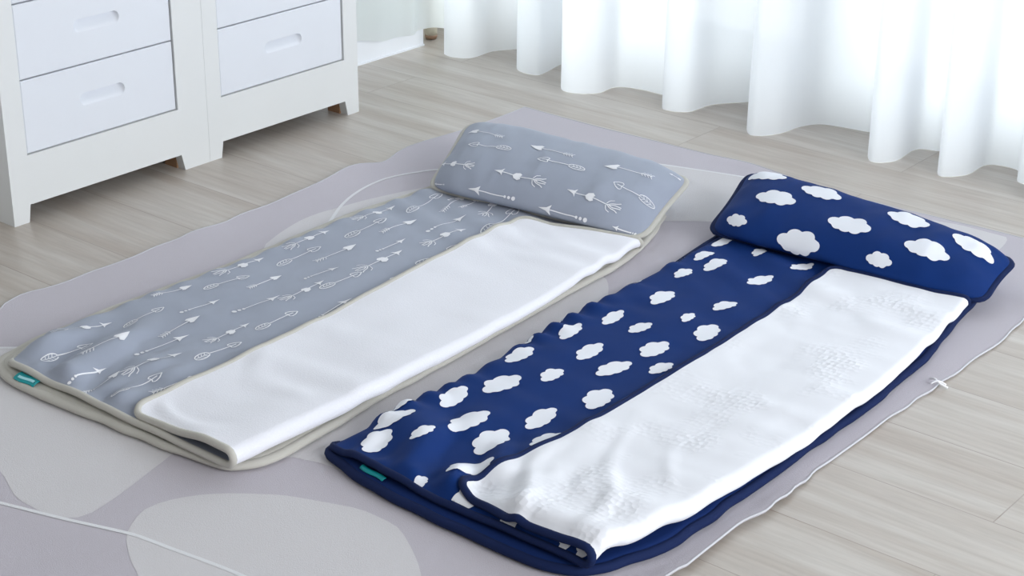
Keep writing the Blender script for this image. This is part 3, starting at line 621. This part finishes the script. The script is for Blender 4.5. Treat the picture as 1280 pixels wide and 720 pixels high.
# ================================================================ THE DRESSERS
XF = -2.687; XBK = -2.932
def stadium(cy, cz, L, h, n=10):
    r = h/2; out = []
    for i in range(n+1): a = -math.pi/2 + math.pi*i/n; out.append((cy+L/2-r+r*math.cos(a), cz+r*math.sin(a)))
    for i in range(n+1): a = math.pi/2 + math.pi*i/n; out.append((cy-L/2+r+r*math.cos(a), cz+r*math.sin(a)))
    return out
def drawer(parent, y0, y1, z0, z1):
    xf = XF - .0025; bm = bmesh.new(); th = .020
    cy, cz = (y0+y1)/2 + .003, (z0+z1)/2 + .004
    slot = stadium(cy, cz, .108, .026)
    rect = [(y0, z0), (y1, z0), (y1, z1), (y0, z1)]; b = .0018
    inner = [(y0+b, z0+b), (y1-b, z0+b), (y1-b, z1-b), (y0+b, z1-b)]
    V = lambda x, p: bm.verts.new((x, p[0], p[1]))
    R0 = [V(xf-th, p) for p in rect]; R1 = [V(xf-b, p) for p in rect]; R2 = [V(xf, p) for p in inner]; S0 = [V(xf, p) for p in slot]
    for A, Bq in ((R0, R1), (R1, R2)):
        for i in range(4): bm.faces.new((A[i], A[(i+1) % 4], Bq[(i+1) % 4], Bq[i]))
    es = [bm.edges.get((R2[i], R2[(i+1) % 4])) for i in range(4)] + [bm.edges.new((S0[i-1], S0[i])) for i in range(len(S0))]
    bmesh.ops.triangle_fill(bm, use_beauty=True, edges=es)
    bm.faces.new(list(reversed(R0)))
    bm.verts.index_update(); mb = MB(); mb.add([v.co[:] for v in bm.verts], [tuple(v.index for v in f.verts) for f in bm.faces], 0, False); bm.free()
    d = mb.build('drawer', M_DRAWER, parent)
    # scooped finger pull: deep under the top lip, running out at the bottom
    n = len(slot); mb = MB(); vs = []; rings = [(1, 0), (.985, .25), (.96, .8), (.85, 1), (.6, 1), (.3, 1)]
    for sc, dp in rings:
        for (y, z) in slot:
            yy, zz = lerp(cy, y, sc), lerp(cz, z, sc); h = (zz-(cz-.013))/.026; depth = .017*smooth(h*1.1+.02)*min(1, dp)
            ends = 1 - .25*abs((yy-cy)/.054)**3
            vs.append((xf-depth*ends, yy, zz))
    vs.append((xf-.017*smooth(.57), cy, cz)); fs = [(k*n+i, k*n+(i+1) % n, (k+1)*n+(i+1) % n, (k+1)*n+i) for k in range(len(rings)-1) for i in range(n)]
    fs += [((len(rings)-1)*n+i, (len(rings)-1)*n+(i+1) % n, len(rings)*n) for i in range(n)]
    mb.add(vs, fs, 0); mb.build('finger_pull', M_DRAWER, d)
def dresser(label, ya, yb, da, db, foot0, foot1, zoff):
    """ya..yb carcass along the wall, da..db drawer opening"""
    root = thing('dresser', label, 'dresser', (XF-.12, (ya+yb)/2, 0), 'white dressers against the left wall')
    z = [.0345, .1335+zoff, .277+zoff, .4205+zoff, .564+zoff, .7075+zoff]; H = .76
    mb = MB(); g = .0018
    # front frame: stiles that run down into tapered feet, deep apron, top rail
    mb.prism([(ya, H), (ya, .0), (ya + foot0, 0), (ya + foot0 + .006, z[0]), (da-g, z[0]+.001), (da-g, H)], XF-.022, XF)
    mb.prism([(yb, 0), (yb, H), (db+g, H), (db+g, z[0]+.001), (yb-foot1-.008, z[0]), (yb-foot1, 0)], XF-.022, XF)
    mb.box(XF-.022, XF, da-g, db+g, z[0], z[1]-g); mb.box(XF-.022, XF, da-g, db+g, z[5]+g, H)
    fr = mb.build('front_frame', M_FRAME, root)
    for y in (ya, yb-.018):                                          # sides with their own feet
        mb = MB()
        yy = (y, y+.018)
        poly = [(XF-.022, 0), (XF-.022, H), (XBK, H), (XBK, 0), (XBK+.036, 0), (XBK+.044, z[0]), (XF-.066, z[0]), (XF-.058, 0)]
        n = len(poly); mb.add([(x, yy[0], q) for x, q in poly] + [(x, yy[1], q) for x, q in poly], [tuple(range(n)), tuple(range(2*n-1, n-1, -1))] + [(i, (i+1) % n, (i+1) % n+n, i+n) for i in range(n)], 0, False)
        mb.build('side_panel', M_FRAME, root)
    for q in ((XF-.06, XF-.0225, yb-foot1-.004, yb-.0185), (XF-.05, XF-.0225, ya+.0185, ya+foot0-.002), (XBK+.002, XBK+.03, ya+.0185, ya+foot0), (XBK+.002, XBK+.03, yb-foot1, yb-.0185)):
        mb = MB(); mb.box(*q, 0, z[0]); mb.build('corner_block', M_RAW, root)['label'] = 'unpainted wood block behind a foot'
    mb = MB(); mb.box(XBK+.003, XF-.05, ya+.0185, yb-.0185, .045, .055); mb.box(XBK+.001, XBK+.009, ya+.0185, yb-.0185, .04, H-.003)
    mb.box(XF-.034, XF-.0255, ya+.0185, yb-.0185, .06, H-.02)
    mb.build('inner_carcass', M_GAP, root)
    mb = MB(); mb.box(XBK-.004, XF+.014, ya-(.014 if zoff == 0 else 0), yb+(.014 if zoff else 0), H+.0005, H+.022, 0, .004); mb.build('top', M_FRAME, root)
    for i in range(1, 5): drawer(root, da+.0006, db-.0006, z[i], z[i+1]-.0025)
dresser('white wooden dresser at the far left, two drawers with scooped pulls showing', 1.8065, 2.2950, 1.8525, 2.2168, .034, .067, 0)
dresser('white wooden dresser standing farther back, next to the curtained baseboard', 2.2955, 2.7400, 2.3365, 2.6957, .032, .035, -.0018)

# ================================================================ CURTAINS
def curtain_path():
    h = CURTAIN_HEM; pts = []
    for i, p in enumerate(h):
        pts.append(p)
        if i+1 < len(h):
            q = h[i+1]
            if p[1]-q[1] > .07:                                      # cloth turns back on itself behind the next fold
                pts.append((p[0]+.014, p[1]+.004)); pts.append((lerp(p[0], q[0], .45)+.010, lerp(p[1], q[1], .5)))
    x = pts[-1][0]; k = 0
    while x < .9:
        for dx, y in ((.02, 3.215), (.05, 3.20), (.085, 3.24), (.10, 3.33), (.135, 3.362), (.155, 3.33)): pts.append((x+dx, y + .008*math.sin(k*1.7)))
        x += .175; k += 1
    return pts
def make_curtain(name, path, z_of, top, mat, label, group, hem=None):
    root = thing(name, label, 'curtain', (path[0][0], path[0][1], 0), group)
    P = resample(catmull([(x, y, 0) for x, y in path], 5), .006); n = len(P)
    cx = sum(p[0] for p in P)/n; cy = sum(p[1] for p in P)/n
    zs = [0, .004, .012, .03, .06, .1, .16, .24, .34, .5, .7, .95, 1.2, 1.5, 1.8, 2.05, 1e9]
    mb = MB(); vs = []
    for j, zz in enumerate(zs):
        for i, p in enumerate(P):
            z0 = z_of(p[0], p[1]); z = min(top, z0+zz)
            soft = .006*vnoise(i*.035, z*2.3, 50)*smooth(z/.5) ; fl = 1 + .05*smooth(1-zz/.06)*0
            vs.append((p[0]+soft*.7, p[1]+soft, z))
    fs = [(j*n+i, j*n+i+1, (j+1)*n+i+1, (j+1)*n+i) for j in range(len(zs)-1) for i in range(n-1)]
    mb.add(vs, fs); mb.build('voile', mat, root, fix=False)
    mb = MB(); mb.tube([(p[0], p[1], top-.02) for p in P], .002, False, 6, 0, .02); mb.build('heading_tape', M_UPVC, root)
    return root
make_curtain('curtain', curtain_path(), lambda x, y: .0008, 2.395, M_SHEER, 'long sheer white curtain in deep folds across the window, hem touching the floor', None)
side = [(-2.926, 2.765), (-2.918, 2.80), (-2.928, 2.86), (-2.914, 2.94), (-2.922, 2.99), (-2.912, 3.06), (-2.926, 3.13), (-2.914, 3.172), (-2.924, 3.20), (-2.918, 3.235), (-2.90, 3.25), (-2.86, 3.262), (-2.84, 3.30)]
side_z = [(2.7, .070), (2.9876, .069), (3.0633, .053), (3.1355, .047), (3.1738, .045), (3.1947, .049), (3.2307, .050), (3.26, .052)]
make_curtain('curtain', side, lambda x, y: interp(side_z, y), 2.395, M_SHEERD, 'narrow white curtain hanging in front of the baseboard, hem above the floor', None)
mb = MB(); mb.tube([(-2.93, 2.6, 2.41), (-2.925, 3.0, 2.41), (-2.90, 3.22, 2.41), (-2.84, 3.28, 2.41), (-2.7, 3.285, 2.41), (1.6, 3.285, 2.41)], .013, False, 10)
rl = mb.build('curtain_rail', M_METAL); tag(rl, 'slim metal curtain rail on the window wall above the sheer curtains', 'curtain rail')
for x in (-2.6, -1.2, .2, 1.5):
    mb = MB(); mb.box(x-.01, x+.01, 3.285, 3.55, 2.40, 2.42, 0, .002); mb.build('bracket', M_METAL, rl)

# ================================================================ STOOL, of which one foot shows under the curtain
root = thing('stool', 'small stool behind the curtain, its round cream and tan foot showing past the baseboard', 'stool', (-3.045, 3.375, 0))
for x, y in ((-2.967, 3.298), (-3.125, 3.298), (-2.967, 3.455), (-3.125, 3.455)):
    mb = MB(); mb.lathe([(.0125, .011), (.0155, .0115), (.016, .028), (.0145, .05), (.012, .09), (.011, .30)], x, y); lg = mb.build('leg', M_STONE, root)
    mb = MB(); mb.lathe([(.011, 0), (.0145, .002), (.0165, .007), (.0158, .012)], x, y); mb.build('foot', M_WOODF, lg)['label'] = 'round tan foot'
mb = MB(); mb.lathe([(.10, .298), (.122, .302), (.126, .312), (.122, .324), (.09, .328)], -3.046, 3.376, 40); mb.build('seat', M_WOODF, root)

# ================================================================ LIGHT
W = D.worlds.new('daylight'); bpy.context.scene.world = W; W.use_nodes = True
bg = W.node_tree.nodes['Background']; bg.inputs[0].default_value = (1, .98, .96, 1); bg.inputs[1].default_value = WORLD
def area(name, loc, rot, sx, sy, power, col):
    l = D.lights.new(name, 'AREA'); l.shape = 'RECTANGLE'; l.size = sx; l.size_y = sy; l.energy = power; l.color = col
    o = D.objects.new(name, l); o.location = loc; o.rotation_euler = rot; COL.objects.link(o); return o
area('window_daylight', (-.95, 4.7, 1.62), (math.radians(-90), 0, 0), 6.4, 3.2, P_WIN, (.91, .96, 1))
area('side_daylight', (2.5, 1.6, 1.7), (0, math.radians(68), 0), 2.0, 3.0, P_SIDE, (.92, .96, 1))

# ================================================================ CAMERA
sc = bpy.context.scene
cam = D.cameras.new('camera'); co = D.objects.new('camera', cam); COL.objects.link(co); sc.camera = co
cam.sensor_width = 36; cam.lens = CAM_F/1280*36; cam.clip_start = .05
r, u, f = [Vector(v) for v in CAM_M]
m = Matrix((( r.x, u.x, -f.x, 0), (r.y, u.y, -f.y, 0), (r.z, u.z, -f.z, 1.25), (0, 0, 0, 1)))
co.matrix_world = m
sc.view_settings.view_transform = 'Standard'; sc.view_settings.look = 'None'; sc.view_settings.gamma = 1; sc.view_settings.use_curve_mapping = False
sc.view_settings.exposure = EXPO
